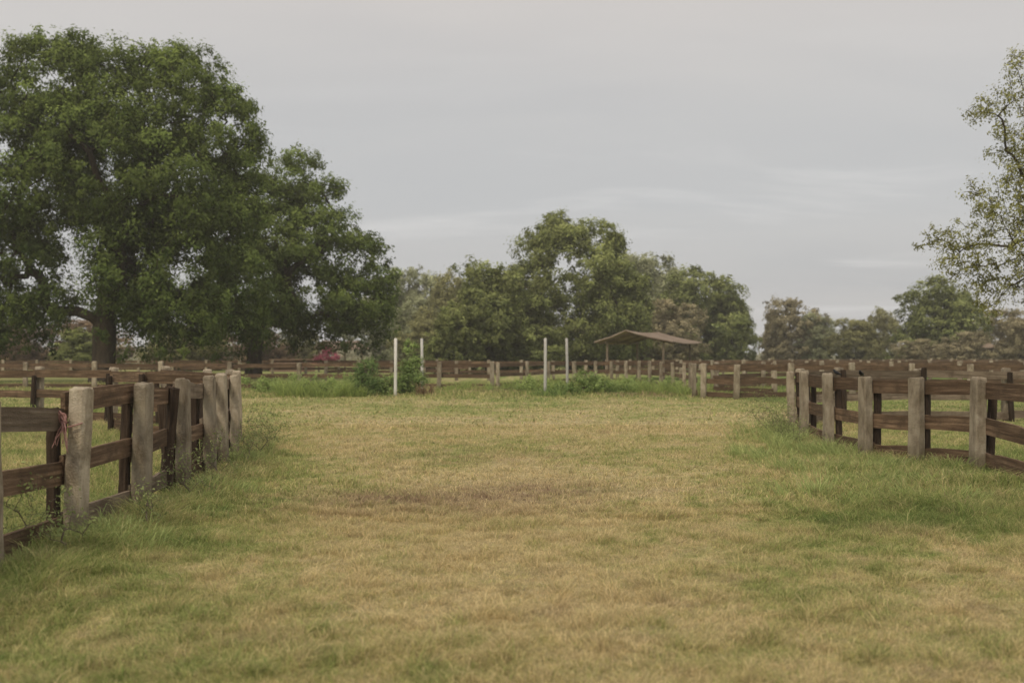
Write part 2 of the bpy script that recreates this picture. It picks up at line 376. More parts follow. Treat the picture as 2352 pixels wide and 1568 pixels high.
tree_obj('tree', g3, (5.6, 100, 0), 'tall olive green tree standing beyond the corral and open shelter', )

def generic(seed, w, c0, c1, lobn=17, lpc=26, sparse=1.):
    r = random.Random(seed); lb = []
    for i in range(lobn):
        a = r.random()*6.28; q = .25+.75*r.random()**.6; h = 1.1+7.0*(i+.5)/lobn
        env = math.sin(min(1, max(.1, (h+1.5)/10.5))*math.pi*.86+.22)
        lb.append((math.cos(a)*q*w*.42*env, math.sin(a)*q*w*.42*env, h, 1.1+.9*r.random()))
    lb.append((r.uniform(-1, 1), 0, 7.8, 1.5)); lb.append((0, 0, 5, 2.4)); lb.append((.8, 0, 2.8, 2.)); lb.append((-.8, 0, 2.8, 2.)); lb.append((0, -.8, 1.6, 1.4))
    return grow(seed, [(0, 0, -.2), (.1, 0, .6), (.1, .1, 1.2), (.1, 0, 1.8)], lb, .42, 1.0*sparse, lpc, .15, .2, droop=.4, twig_every=5, c0=c0, c1=c1, pexp=.6, rmin=.015, sub=.8, cull=.55)
GREENC = ((.16, .20, .075), (.40, .425, .165)); HAZE = ((.30, .325, .19), (.46, .47, .285)); BRWN = ((.31, .275, .17), (.48, .42, .265)); OLI = ((.21, .21, .10), (.42, .405, .19)); RED = ((.25, .18, .12), (.40, .30, .20))  # HAZE leaf tones are paled to paint in the haze of distance
variants = {}
def variant(kind, k):
    key = (kind, k)
    if key not in variants:
        c = {'g': GREENC, 'h': HAZE, 'b': BRWN, 'o': OLI, 'r': RED}[kind]
        (TV, TF), (LV, LF, LC) = generic(100+k*7+ord(kind), 8.5, *c, sparse=.75 if kind in 'br' else 1)
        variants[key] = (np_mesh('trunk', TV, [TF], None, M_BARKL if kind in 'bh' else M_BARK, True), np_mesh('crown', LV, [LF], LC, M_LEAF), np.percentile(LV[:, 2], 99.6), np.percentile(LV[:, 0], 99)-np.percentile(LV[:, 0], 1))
    return variants[key]
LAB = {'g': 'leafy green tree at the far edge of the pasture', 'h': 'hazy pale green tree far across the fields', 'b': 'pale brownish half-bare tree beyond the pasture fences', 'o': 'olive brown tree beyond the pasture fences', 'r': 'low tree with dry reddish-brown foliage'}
def far_tree(x, y, h, w, kind, k, rot=0.):
    t, c, H, W = variant(kind, k)
    e = obj('tree', None, None, (x, y, 0), (0, 0, rot)); e.scale = (w/W, w/W, h/H); tag(e, LAB[kind], 'tree', 'trees around the pasture')
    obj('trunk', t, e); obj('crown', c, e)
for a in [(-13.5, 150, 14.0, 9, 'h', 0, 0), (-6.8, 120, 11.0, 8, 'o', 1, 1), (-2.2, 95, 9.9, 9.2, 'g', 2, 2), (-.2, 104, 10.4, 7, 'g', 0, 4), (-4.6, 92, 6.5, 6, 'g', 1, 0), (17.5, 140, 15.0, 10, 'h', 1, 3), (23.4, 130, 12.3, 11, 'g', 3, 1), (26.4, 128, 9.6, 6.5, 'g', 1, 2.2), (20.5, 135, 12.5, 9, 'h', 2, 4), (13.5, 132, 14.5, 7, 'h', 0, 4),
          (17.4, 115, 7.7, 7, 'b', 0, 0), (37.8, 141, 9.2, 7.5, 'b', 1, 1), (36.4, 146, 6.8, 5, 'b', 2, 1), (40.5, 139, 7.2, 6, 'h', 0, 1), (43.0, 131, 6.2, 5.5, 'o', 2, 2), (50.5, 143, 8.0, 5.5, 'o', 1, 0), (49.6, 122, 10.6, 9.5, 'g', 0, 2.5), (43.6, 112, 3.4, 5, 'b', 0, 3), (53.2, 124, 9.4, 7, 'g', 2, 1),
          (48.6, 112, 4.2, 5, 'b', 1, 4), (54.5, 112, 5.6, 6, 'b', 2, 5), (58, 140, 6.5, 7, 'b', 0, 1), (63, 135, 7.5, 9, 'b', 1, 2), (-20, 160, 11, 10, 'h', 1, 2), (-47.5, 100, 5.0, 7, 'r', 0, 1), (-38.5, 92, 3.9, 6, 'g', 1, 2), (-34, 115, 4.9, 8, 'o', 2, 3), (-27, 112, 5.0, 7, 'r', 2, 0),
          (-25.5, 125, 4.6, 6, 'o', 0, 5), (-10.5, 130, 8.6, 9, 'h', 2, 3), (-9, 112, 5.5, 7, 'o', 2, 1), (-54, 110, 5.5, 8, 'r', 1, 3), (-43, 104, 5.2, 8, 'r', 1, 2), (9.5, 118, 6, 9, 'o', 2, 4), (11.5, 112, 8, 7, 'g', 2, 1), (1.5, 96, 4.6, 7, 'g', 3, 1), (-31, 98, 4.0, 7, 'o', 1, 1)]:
    far_tree(*a)

# distant woodland strip (one mass)
r = np.random.default_rng(5); n = 1700
cx = (r.random(n)-.5)*340; cy = 190+r.random(n)*30
ch = (.7+3.4*fbm(cx*.07, cx*0, 8)*sst(.2, .7, fbm(cx*.03, cx*0, 12)))*(r.random(n)**.5)
cen = np.stack([cx, cy, ch], 1); k = 28; cen = np.repeat(cen, k, 0)
lp = cen+r.normal(0, .9, cen.shape)*[1.2, 1, .6]; lp[:, 2] = np.abs(lp[:, 2])
nr = r.normal(0, .7, cen.shape)+[0, -.3, .5]; nr /= np.linalg.norm(nr, axis=1)[:, None]
u = np.cross(nr, r.normal(0, 1, cen.shape)); u /= np.linalg.norm(u, axis=1)[:, None]; w = np.cross(nr, u)
u *= .22; w *= .42
LV = np.stack([lp-w, lp+u, lp+w, lp-u], 1).reshape(-1, 3); i = np.arange(len(lp))*4
tt = np.repeat(r.random(n), k)[:, None]; c = np.array([.39, .39, .28])*(1-tt)+np.array([.46, .43, .31])*tt  # greyed pale leaf tones, distance haze painted into the colour
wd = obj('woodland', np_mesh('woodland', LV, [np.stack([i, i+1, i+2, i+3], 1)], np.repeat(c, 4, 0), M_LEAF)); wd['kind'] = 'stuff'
tag(wd, 'hazy far-off line of scrub and trees', 'woodland')

# sparse tree reaching in
s4 = .01167
lobS = [(-305, -10, 690, 60), (-250, 0, 760, 60), (-200, 20, 640, 90), (-345, 0, 705, 38), (-250, 0, 560, 70), (-320, 0, 480, 65), (-380, 0, 400, 65), (-300, -30, 400, 80), (-230, 10, 470, 75), (-420, 0, 360, 50), (-340, 10, 310, 65), (-250, 0, 330, 75), (-440, 10, 410, 32), (-330, 0, 255, 35), (-180, 0, 300, 80), (-120, 0, 600, 110), (-100, 20, 420, 100), (60, 0, 640, 130), (60, 0, 420, 130), (-60, 0, 780, 110), (-480, 0, 395, 24), (-290, 0, 615, 45), (-370, 0, 520, 30), (-270, 0, 810, 35)]
g4 = grow(14, [(0, 0, -.2), (.0, 0, .8), (-.1, 0, 1.6), (-.2, 0, 2.3)], sc(lobS, s4), .22, 1.0, 24, .038, .24, droop=.2, twig_every=1, cull=.3, c0=(.19, .19, .065), c1=(.43, .43, .15), rmin=.0085, shell=(.2, 1.1), asp=.55, spread=1.0, pexp=.66, jit=.3, sagf=.05)
tree_obj('tree', g4, (16.7, 28, 0), 'sparse thin-leaved tree with spreading fine twigs beside the paddock', bark=M_BARK)

# ------------------------------------------------------------------ fences
def post_mesh(seed, w=.2, d=.15, h=1.3, top=.03, mat=M_CONC, name='post'):
    r = np.random.default_rng(seed); bv = .018
    lv = [(-.35, 1), (0, 1), (.3, .995), (.6, .99), (.9, .98), (h-top, .97), (h-.008, .9), (h, .72)]
    V = []
    for z, s in lv:
        j = r.normal(0, .003, 2)
        for sx, sy in ((-1, -1), (1, -1), (1, 1), (-1, 1)):
            for q in (0, 1):
                x_ = sx*(w/2*s-(bv if q == 0 else 0)); y_ = sy*(d/2*s-(bv if q == 1 else 0))
                V.append([x_+j[0]+r.normal(0, .0025), y_+j[1]+r.normal(0, .0025), z+r.normal(0, .007)*(z > 1.0)])
    V = np.array(V)
    Vr = V.reshape(len(lv), 8, 3).copy()
    for i in range(len(lv)):
        a = np.arctan2(Vr[i, :, 1]-Vr[i, :, 1].mean(), Vr[i, :, 0]-Vr[i, :, 0].mean()); Vr[i] = Vr[i][np.argsort(a)]
    V = Vr.reshape(-1, 3); F = []
    for i in range(len(lv)-1):
        for k in range(8):
            a = i*8+k; b = i*8+(k+1) % 8; F.append([a, b, b+8, a+8])
    top_i = (len(lv)-1)*8
    return np_mesh(name, V, [np.array(F), np.array([[top_i+k for k in range(8)]])], None, mat)
POSTS = [post_mesh(i, .2+.01*(i % 3), .15, 1.3+.015*((i*7) % 5-2)) for i in range(7)]
STAKES = [post_mesh(20+i, .12, .09, 1.14+.05*i, .01, M_STAKE, 'stake') for i in range(4)]
def rail_mesh(L, seed, hgt_=.165, th=.045, mat=M_WOOD):
    r = np.random.default_rng(seed); n = max(3, int(L/.3)+2); xs = np.linspace(-L/2, L/2, n)
    bow = r.normal(0, .004)*np.sin(np.linspace(0, math.pi, n)); V = []
    ch = r.random(n) < .07
    for i, x_ in enumerate(xs):
        a = r.normal(0, .0015)-(.018 if ch[i] else 0); b_ = r.normal(0, .0015); c_ = bow[i]
        for yy, z_ in ((-th/2, -hgt_/2), (th/2, -hgt_/2), (th/2, hgt_/2), (-th/2, hgt_/2)):
            V.append([x_, yy+c_*.6, z_+(a if z_ > 0 else b_)+c_])
    F = []
    for i in range(n-1):
        for k in range(4): F.append([i*4+k, i*4+(k+1) % 4, (i+1)*4+(k+1) % 4, (i+1)*4+k])
    F.append([3, 2, 1, 0]); F.append([n*4-4, n*4-3, n*4-2, n*4-1])
    return np_mesh('rail', np.array(V), [np.array(F)], None, mat)
cnt = [0]
def fence(pts, label, side=1, heights=(1.14, .63, .16), stake=True, wmat=M_WOOD, posts=True, spread=.02, near=True, lean=1.5, alt=None, skip=(), group=None, off=.1, extra=(), zov={}, rh=(.17, .20)):
    rr = random.Random(cnt[0]+5); cnt[0] += 1
    ctr = Vector((sum(p[0] for p in pts)/len(pts), sum(p[1] for p in pts)/len(pts), 0))
    e = obj('fence', None, None, ctr); tag(e, label, 'fence', group)
    P = [Vector((p[0], p[1], gz(p[0], p[1]))) for p in pts]
    dirs = []
    for i in range(len(P)):
        a = P[max(0, i-1)]; b_ = P[min(len(P)-1, i+1)]; d = (b_-a); d.z = 0; dirs.append(d.normalized())
    nrm = [Vector((-d.y, d.x, 0))*side for d in dirs]
    for i, p in enumerate(P):
        ang = math.atan2(dirs[i].y, dirs[i].x)
        l = (R(rr.uniform(-lean, lean)), R(rr.uniform(-lean, lean)), ang+R(rr.uniform(-4, 4)))
        if posts:
            q = obj('post', POSTS[rr.randrange(7)], e, p-ctr, l)
        if stake and (near or rr.random() < .5):
            q = obj('stake', STAKES[rr.randrange(4)], e, p-ctr+nrm[i]*(off+.025+.05)+dirs[i]*rr.uniform(-.03, .03)+Vector((0, 0, rr.uniform(-.08, .02))), (l[0]+R(rr.uniform(-2, 2)), l[1]+R(rr.uniform(-2, 2)), ang))
    for (x_, y_, ax, ay) in extra:
        obj('stake', STAKES[rr.randrange(4)], e, Vector((x_, y_, gz(x_, y_)-.05))-ctr, (R(ax), R(ay), rr.uniform(0, 1)))
    for i in range(len(P)-1):
        a = P[i]+nrm[i]*off; b_ = P[i+1]+nrm[i+1]*off
        for j, h in enumerate(heights):
            if (i, j) in skip: continue
            za = h+rr.uniform(-spread, spread)*1.5; zb = h+rr.uniform(-spread, spread)*1.5
            if (i, j) in zov: za, zb = zov[(i, j)]
            A = a+Vector((0, 0, za)); B = b_+Vector((0, 0, zb)); d = B-A; ln = d.length+rr.uniform(.04, .12)
            mt = wmat if alt is None else (alt if (i, j) in {(1, 0), (4, 0), (2, 2), (3, 2), (5, 1), (6, 0)} else wmat)
            me = rail_mesh(ln, rr.randrange(9999), rr.uniform(*rh), .04, mt)
            mid = (A+B)/2+nrm[i]*(.012*(i % 2))
            obj('rail', me, e, mid-ctr, (0, -math.asin(d.z/d.length), math.atan2(d.y, d.x)))
    return e
LFP = [(-3.75, 5.9), (-3.745, 7.5), (-3.78, 9.05), (-3.76, 10.6), (-3.80, 12.1), (-3.94, 13.65), (-4.2, 15.2), (-4.43, 16.7), (-4.85, 18.5)]
fence(LFP, 'brown plank fence with concrete posts edging the grassy lane', 1, alt=M_WOODG, lean=2.2, spread=.03,
      extra=[(-3.925, 11.8, 1, 5), (-4.02, 12.25, 3, 7), (-4.12, 12.6, -2, -5), (-4.15, 13.0, 1, 4), (-4.3, 13.9, 1, 5), (-4.45, 14.6, 0, -6), (-4.62, 15.6, 2, 5)],
      zov={(1, 0): (1.13, 1.02), (1, 1): (.63, .56), (1, 2): (.14, .10), (2, 0): (1.16, 1.2), (2, 1): (.63, .66), (2, 2): (.13, .12), (3, 0): (1.16, 1.1), (3, 1): (.6, .65)})
fence([(-5.3, 19.6), (-6.2, 21.3), (-7.6, 23), (-9.4, 24.6), (-11.6, 25.6), (-14, 26.4), (-16.8, 27)], 'dark plank fence closing the side paddock', 1, posts=True, wmat=M_WOOD)
fence([(-4.9, 18.9), (-5.7, 19.5), (-6.9, 19.9), (-8.2, 21.8)], 'dark timber gate fence with close-set stakes', 1, posts=False, stake=True, extra=[(-5.2, 19.3, 2, 4), (-6.1, 19.8, -3, 3), (-6.5, 20.1, 1, -5)])
RFP = [(5.75, 8.6), (5.9, 10.3), (6.12, 12.2), (6.27, 14.1), (5.8, 15.0), (5.38, 15.9), (5.27, 17.4), (5.5, 19.7), (5.78, 21.6)]
fence(RFP, 'curved brown plank fence with pale concrete posts in tall grass', -1, lean=1.3, rh=(.19, .22), heights=(1.14, .64, .19), spread=.015)
fence([(6.3, 22.8), (7.6, 24.4), (9.8, 25.2), (12.2, 25.8), (14.8, 26.3), (17.6, 26.8)], 'weathered grey plank fence at the far side of the paddock', -1, wmat=M_WOODG)
bx = [-33, -29.8, -26.5, -23.3, -20, -16.8, -13.5, -10.2, -6.9, -3.5, -.95]
fence([(x_, 50+.0*x_) for x_ in bx], 'long brown plank fence with concrete posts across the pasture', 1, near=False, stake=False)
fence([(-.7, 51.5), (.8, 56), (2.1, 60), (3.7, 62), (5.0, 62.6), (5.9, 62), (6.6, 60.3), (7.1, 58.3), (7.45, 56.4), (7.75, 54.4), (7.95, 51.6), (8.0, 48.6), (7.75, 45.5), (7.35, 42.6), (7.0, 40.2)], 'curved corral fence of brown planks and concrete posts', 1, near=False, stake=False, off=.1)
fence([(7.15, 39), (8.25, 38.4), (10.4, 39), (12.9, 39.6), (15.3, 40), (17.7, 40.3), (20.3, 40.6), (23, 41)], 'brown plank fence running on from the corral corner', 1, near=False, stake=False)
fence([(10.5, 41.8), (8.9, 45.5), (9.6, 49), (12.5, 52), (16, 54), (20, 55), (24, 56), (28, 57)], 'dark plank fence of a second corral', 1, near=False, stake=False)
for yy, x0, x1, st, lb in ((68, -12, 36, 2.1, 'distant brown fence with many posts across the pasture'), (84, -45, -2, 2.6, 'distant plank fence below the big trees'), (88, 8, 50, 2.0, 'far brown fence beyond the shelter'), (104, 26, 62, 2.1, 'faded fence of a remote paddock')):
    fence([(x_, yy+.06*x_) for x_ in np.arange(x0, x1, st)], lb, 1, heights=(1.15, .6), near=False, stake=False, wmat=M_WOOD)

# ------------------------------------------------------------------ white poles
def pole(x_, y_, h, rx, ry):
    me_path = [(0, 0, -.3), (0, 0, .3), (0.004, 0, h*.5), (0, 0, h-.01), (0, 0, h)]
    v, f = tube(me_path, [.062, .062, .06, .059, .045], 14)
    capi = np.array([[len(v)-14+k for k in range(14)]])
    o_ = obj('pole', np_mesh('pole', v, [f, capi], None, M_WHITE, True), None, (x_, y_, gz(x_, y_)), (R(rx), R(ry), 0))
    tag(o_, 'tall white painted pole standing in the grass', 'pole', 'white poles marking gateways')
pole(-4.58, 41, 2.28, 0, .2); pole(-3.96, 46, 2.37, 0, -.4); pole(1.33, 42, 2.3, 0, .3); pole(2.44, 46, 2.37, 0, -.8)

# ------------------------------------------------------------------ shelters
def shelter(x_, y_, W, Lg, eave, ridge, rot, label, rx=0.):
    e = obj('shelter', None, None, (x_, y_, 0), (0, 0, R(rot))); tag(e, label, 'shelter')
    th = .05; n = 40
    for sgn in (-1, 1):
        V = []; F = []
        ys = np.linspace(-Lg/2, Lg/2, n*2+1); ex = sgn*W/2
        for i, yy in enumerate(ys):
            c = .02*(1 if i % 2 else -1)-.10*math.sin(math.pi*i/(len(ys)-1))
            for t_ in (0, .5, 1):
                xx = rx+(ex-rx)*t_; zz = ridge+(eave-ridge)*t_-.06*math.sin(t_*math.pi)
                V.append([xx+sgn*.01, yy, zz+c+th]); V.append([xx+sgn*.01, yy, zz+c])
        for i in range(len(ys)-1):
            a = i*6; b_ = a+6
            for q in (0, 2): F += [[a+q, a+q+2, b_+q+2, b_+q], [a+q+1, b_+q+1, b_+q+3, a+q+3]]
            F += [[a+4, a+5, b_+5, b_+4], [a, b_, b_+1, a+1]]
        l = (len(ys)-1)*6
        for q in (0, 2): F += [[q, q+1, q+3, q+2], [l+q, l+q+2, l+q+3, l+q+1]]
        obj('roof', np_mesh('roof', np.array(V), [np.array(F)], None, M_ROOF), e)
    parts = []
    for yy in (-Lg/2+.9, 0, Lg/2-.9):
        for s_ in (-1, 1):
            A = Vector((rx, yy, ridge-.20)); B = Vector((s_*W/2*.97, yy, eave-.12)); d = B-A
            v, f = box_arr(0, 0, 0, d.length, .08, .10)
            ang = math.atan2(d.z, d.x); ca, sa = math.cos(ang), math.sin(ang)
            v = np.stack([v[:, 0]*ca-v[:, 2]*sa, v[:, 1], v[:, 0]*sa+v[:, 2]*ca], 1)+np.array((A+B)/2); parts.append((v, f))
    for xx in (-W*.36, W*.36): parts.append(box_arr(xx, 0, eave+.03, .1, Lg*.96, .10))
    v, f = join(parts); obj('frame', np_mesh('frame', v, [f], None, M_SHEDW), e)
    for xx in (-W*.36, W*.36):
        for yy in (-Lg/2+.5, Lg/2-.5):
            v, f = box_arr(0, 0, (eave)/2, .13, .13, eave)
            obj('post', np_mesh('post', v, [f], None, M_SHEDW), e, (xx, yy, 0))
    return e
shelter(9.5, 72, 5.4, 7.4, 2.5, 3.25, -25, 'open-sided livestock shelter with sagging grey-brown sheet roof on posts', rx=-.5)
shelter(-17.1, 104, 4.5, 4, 2.3, 3.1, -50, 'small open hut with faded pinkish roof under the trees')
shelter(52, 118, 4.0, 4, 2.6, 3.3, -60, 'small remote hut with reddish roof among bare trees')
wv, wf = box_arr(0, 0, .6, 4.5, .2, 1.2); wv2, wf2 = box_arr(0, 0, 1.24, 4.6, .28, .08)
v, f = join([(wv, wf), (wv2, wf2)])
w_ = obj('wall', np_mesh('wall', v, [f], None, M_WALL), None, (-22.3, 106, 0), (0, 0, .1)); tag(w_, 'low faded pink plastered wall beyond the fence', 'wall')

# ------------------------------------------------------------------ bushes and tall grass clumps
def tuft(seed, n, h, r0, w, spread=.5, c0=(.06, .11, .03), c1=(.16, .24, .07)):
    r = np.random.default_rng(seed)
    m_ = max(4, n//60); sa = r.random(m_)*6.28; sq = r0*r.random(m_)**.5; sh = .45+.55*r.random(m_)
    s = r.integers(0, m_, n)
    b_ = np.stack([np.cos(sa[s])*sq[s]+r.normal(0, r0*.22, n), np.sin(sa[s])*sq[s]+r.normal(0, r0*.22, n), np.full(n, -.02)], 1)
    hh = h*(.3+.7*r.random(n))*sh[s]; da = np.arctan2(b_[:, 1], b_[:, 0])+r.normal(0, .9, n); ln = spread*hh*(.3+r.random(n))
    d = np.stack([np.cos(da), np.sin(da), da*0], 1); wa = r.random(n)*6.28; wd_ = np.stack([np.cos(wa), np.sin(wa), wa*0], 1)*w*.5
    pts = [b_, b_+d*(ln*.2)[:, None]+UP*(hh*.5)[:, None], b_+d*(ln*.55)[:, None]+UP*(hh*.88)[:, None], b_+d*(ln*1.05)[:, None]+UP*(hh*.95)[:, None]]
    V = np.stack([pts[0]-wd_, pts[0]+wd_, pts[1]+wd_, pts[1]-wd_, pts[2]+wd_*.8, pts[2]-wd_*.8, pts[3]], 1).reshape(-1, 3)
    i = np.arange(n)*7; t = r.random(n)[:, None]; c = (np.array(c0)*(1-t)+np.array(c1)*t)*(.7+.6*r.random(n))[:, None]
    return V, [np.concatenate([np.stack([i, i+1, i+2, i+3], 1), np.stack([i+3, i+2, i+4, i+5], 1)]), np.stack([i+5, i+4, i+6], 1)], np.repeat(c, 7, 0)
def tuft_obj(name, seed, x_, y_, label, cat, group=None, **k):
    V, F, C = tuft(seed, **k); o_ = obj(name, np_mesh(name, V, F, C, M_GRASS), None, (x_, y_, gz(x_, y_)), (0, 0, 0)); tag(o_, label, cat, group); return o_
def bush_obj(seed, x_, y_, lobes, label, c0, c1, leaf=.055, lpc=20, cr=.14, dens=1.1, group=None):
    g = grow(seed, [(0, 0, -.06), (0, 0, .06), (0, 0, .14)], lobes, cr, dens, lpc, leaf, .03, twig_every=2, cull=.2, c0=c0, c1=c1, rmin=.004, shell=(.2, 1.15), spread=1.3, jit=.3, asp=.35)
    (TV, TF), (LV, LF, LC) = g
    e = obj('bush', None, None, (x_, y_, gz(x_, y_)), (0, 0, 0)); tag(e, label, 'bush', group)
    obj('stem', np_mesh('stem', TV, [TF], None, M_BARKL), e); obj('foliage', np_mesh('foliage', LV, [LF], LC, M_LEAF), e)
BG0 = (.15, .23, .08); BG1 = (.40, .50, .18)
bush_obj(1, -5.75, 41.5, [(0, 0, .5, .45), (-.2, 0, .95, .32), (.2, 0, 1.05, .3), (.05, 0, 1.25, .25), (-.4, 0, .45, .35), (.45, 0, .5, .32), (-.3, 0, 1.2, .15), (.3, 0, 1.35, .12)], 'dense green leafy bush beside a white pole', (.11, .18, .07), (.28, .38, .14))
bush_obj(2, -4.1, 41.9, [(0, 0, .5, .5), (0, 0, 1.0, .36), (.1, 0, 1.4, .28), (-.05, 0, 1.8, .18), (.4, 0, .7, .34), (-.3, 0, .6, .34), (.12, 0, 1.1, .3), (.2, 0, 2.0, .12), (-.2, 0, 1.2, .22), (.35, 0, 1.35, .18), (-.1, 0, 2.15, .08)], 'tall green weedy bush between two white poles', BG0, BG1, dens=1.4)
bush_obj(3, 2.9, 42.5, [(0, 0, .35, .38), (.6, 0, .4, .38), (-.6, 0, .3, .32), (.3, 0, .75, .26), (-.25, 0, .65, .24), (1.1, 0, .3, .3), (-1.0, 0, .25, .25), (0, 0, .9, .14)], 'leafy green weeds around a white pole', BG0, BG1)
bush_obj(4, -4.95, 41.7, [(0, 0, .3, .34), (.5, 0, .35, .34), (-.4, 0, .35, .3), (.2, 0, .6, .24)], 'low green leafy weeds at the foot of a pole', BG0, BG1)
rb = random.Random(12)
for i, (bx_, by_, hs) in enumerate([(-8.4, 43, 1.), (-7.2, 41.6, 1.0), (-9.9, 44.5, .9), (-11.2, 45.5, .8), (-6.6, 44.6, 1.1), (1.1, 44.2, .9), (3.9, 43.6, .9), (4.7, 46, .8), (.2, 46.5, .6), (6.2, 45.5, .8), (-13.2, 44, .8)]):
    lb_ = [(rb.uniform(-1.2, 1.2), rb.uniform(-.3, .3), hs*rb.uniform(.2, .35), hs*rb.uniform(.26, .36)) for q in range(6)]+[(rb.uniform(-.7, .7), 0, hs*rb.uniform(.5, .75), hs*rb.uniform(.12, .2)) for q in range(3)]
    bush_obj(300+i, bx_, by_, lb_, 'spreading light green weeds along the pasture fence', (.21, .30, .10), (.48, .57, .21), lpc=14, group='weeds along the pasture fence')
tuft_obj('bush', 5, -3.6, 41.3, 'dry brownish weeds beside the tall bush', 'bush', n=300, h=.6, r0=.4, w=.02, c0=(.26, .19, .11), c1=(.4, .3, .19))
tuft_obj('bush', 6, 1.8, 41.3, 'low green weeds around white poles', 'bush', n=500, h=.5, r0=.9, w=.025, spread=1., c0=BG0, c1=BG1)
rg = random.Random(3)
k = 0
for (x0, x1, y0, y1, n_, h) in ((-9.5, -6, 40, 46, 14, .8), (-14, -10, 38, 47, 7, .6), (.3, 4.5, 43, 50, 8, .65), (5, 8, 42, 47, 8, .6), (-16, -10, 22.5, 30, 9, .6), (2, 7, 52, 58, 6, .6), (-3, 0, 47, 49, 3, .5)):
    for i in range(n_):
        k += 1
        tuft_obj('tall_grass_clump', 50+k, rg.uniform(x0, x1), rg.uniform(y0, y1), 'clump of tall fresh green grass', 'grass clump', 'clumps of tall green grass in the pasture', n=350, h=h*rg.uniform(.7, 1.3), r0=rg.uniform(.5, .9), w=.018, spread=1.1, c0=(.23, .31, .10), c1=(.50, .57, .20))
for i in range(96):
    if i < 28:
        yy = rg.uniform(7.5, 18); xx = float(lf_x(yy))+rg.uniform(-.05, .6); h_ = rg.uniform(.14, .34)
    elif i < 70:
        yy = rg.uniform(10.8, 17.5); xx = min(float(rf_x(yy))-.2, rg.uniform(3.0, 6.2)+.1*(yy-11)); h_ = rg.uniform(.16, .38)
    elif i < 78:
        yy = rg.uniform(13.6, 17.0); xx = float(rf_x(yy))-rg.uniform(.1, .6); h_ = rg.uniform(.22, .36)
    else:
        yy = rg.uniform(16.5, 22); xx = float(rf_x(yy))-rg.uniform(.0, .9); h_ = rg.uniform(.28, .5)
    tuft_obj('tall_grass_clump', 200+i, xx, yy, 'clump of long fresh grass near the plank fence', 'grass clump', 'clumps of long grass along the fences', n=240, h=h_, r0=rg.uniform(.25, .55), w=.007, spread=1.2, c0=(.28, .36, .13), c1=(.58, .64, .28))
wl = [(0, 0, .45, .28), (.22, .05, .35, .22), (-.2, 0, .3, .2), (.1, -.1, .65, .18), (.38, 0, .55, .12)]
for i, (xx, yy, s_) in enumerate([(-4.0, 16.6, 1.0), (-3.85, 15.2, .8), (-3.7, 13.2, .8), (-3.45, 11.2, .75), (-3.35, 9.6, .6), (-3.5, 8.2, .55), (5.0, 19.3, 1.0), (5.15, 21.0, 1.2), (-4.3, 18.0, .9), (-3.9, 7.2, .8), (-3.95, 8.3, .9), (4.9, 17.8, .7), (5.1, 20.2, .8), (4.8, 18.6, .8)]):
    g = grow(60+i, [(0, 0, -.03), (0, 0, .04), (0, 0, .1)], [(a*s_, b_*s_, c_*s_, d*s_) for a, b_, c_, d in wl], .07, .8, 5, .016, .008, twig_every=1, cull=.2, c0=(.20, .25, .10), c1=(.42, .47, .20), rmin=.0018, shell=(.2, 1.15), spread=1.2, jit=.3)
    (TV, TF), (LV, LF, LC) = g
    e = obj('weed', None, None, (xx, yy, gz(xx, yy)), (0, 0, i*1.3)); tag(e, 'twiggy green weed growing at the foot of the fence', 'weed', 'weeds along the fences')
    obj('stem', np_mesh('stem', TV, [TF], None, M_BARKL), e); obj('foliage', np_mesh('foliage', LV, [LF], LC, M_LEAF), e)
g = grow(90, [(0, 0, -.1), (0, 0, .3), (0, 0, .6)], [(0, 0, 1.6, .7), (.7, 0, 1.3, .55), (-.7, 0, 1.2, .5)], .3, 1.2, 18, .12, .1, c0=(.32, .09, .13), c1=(.52, .17, .24))
tree_obj('flowering_bush', g, (-17.4, 98, 0), 'bush covered in magenta pink flowers beside a hut', 'bush')

# ------------------------------------------------------------------ pink rope round a post
def rope():
    parts = []
    px, py = -3.78, 9.05; z0 = gz(px, py)+1.02
    path = []
    for i in range(29):
        a = i/28*2*math.pi*1.0; c, s_ = math.cos(a), math.sin(a); q = (abs(c)**6+abs(s_)**6)**(-1/6)
        path.append((c*q*.092, s_*q*.122, -.02+.03*math.sin(a)+.02*math.cos(a)))
    parts.append(tube(path, [.007]*29, 6))
    r = np.random.default_rng(4)
    for kx in range(8):
        p0 = np.array([-.07+.02*kx/3, -.122, .0]); pa = [p0]
        d = np.array([-.02*(kx-3)/3, -.012, -.03])
        for j in range(5): d = d*.8+r.normal(0, .010, 3)+[0, 0, -.012]; pa.append(pa[-1]+d)
        parts.append(tube(pa, [.007, .006, .006, .005, .004, .003], 5))
    for kx in range(3):
        t = np.linspace(0, 2*math.pi, 14); parts.append(tube(np.stack([-.06+.03*np.cos(t+kx), -.126+.01*np.sin(t*2), .02+.045*np.sin(t)+.01*kx], 1), [.008]*14, 5))
    v, f = join(parts)
    o_ = obj('rope', np_mesh('rope', v, [f], None, M_ROPE, True), None, (px, py, z0)); tag(o_, 'frayed pink rope knotted round a concrete fence post', 'rope')
rope()

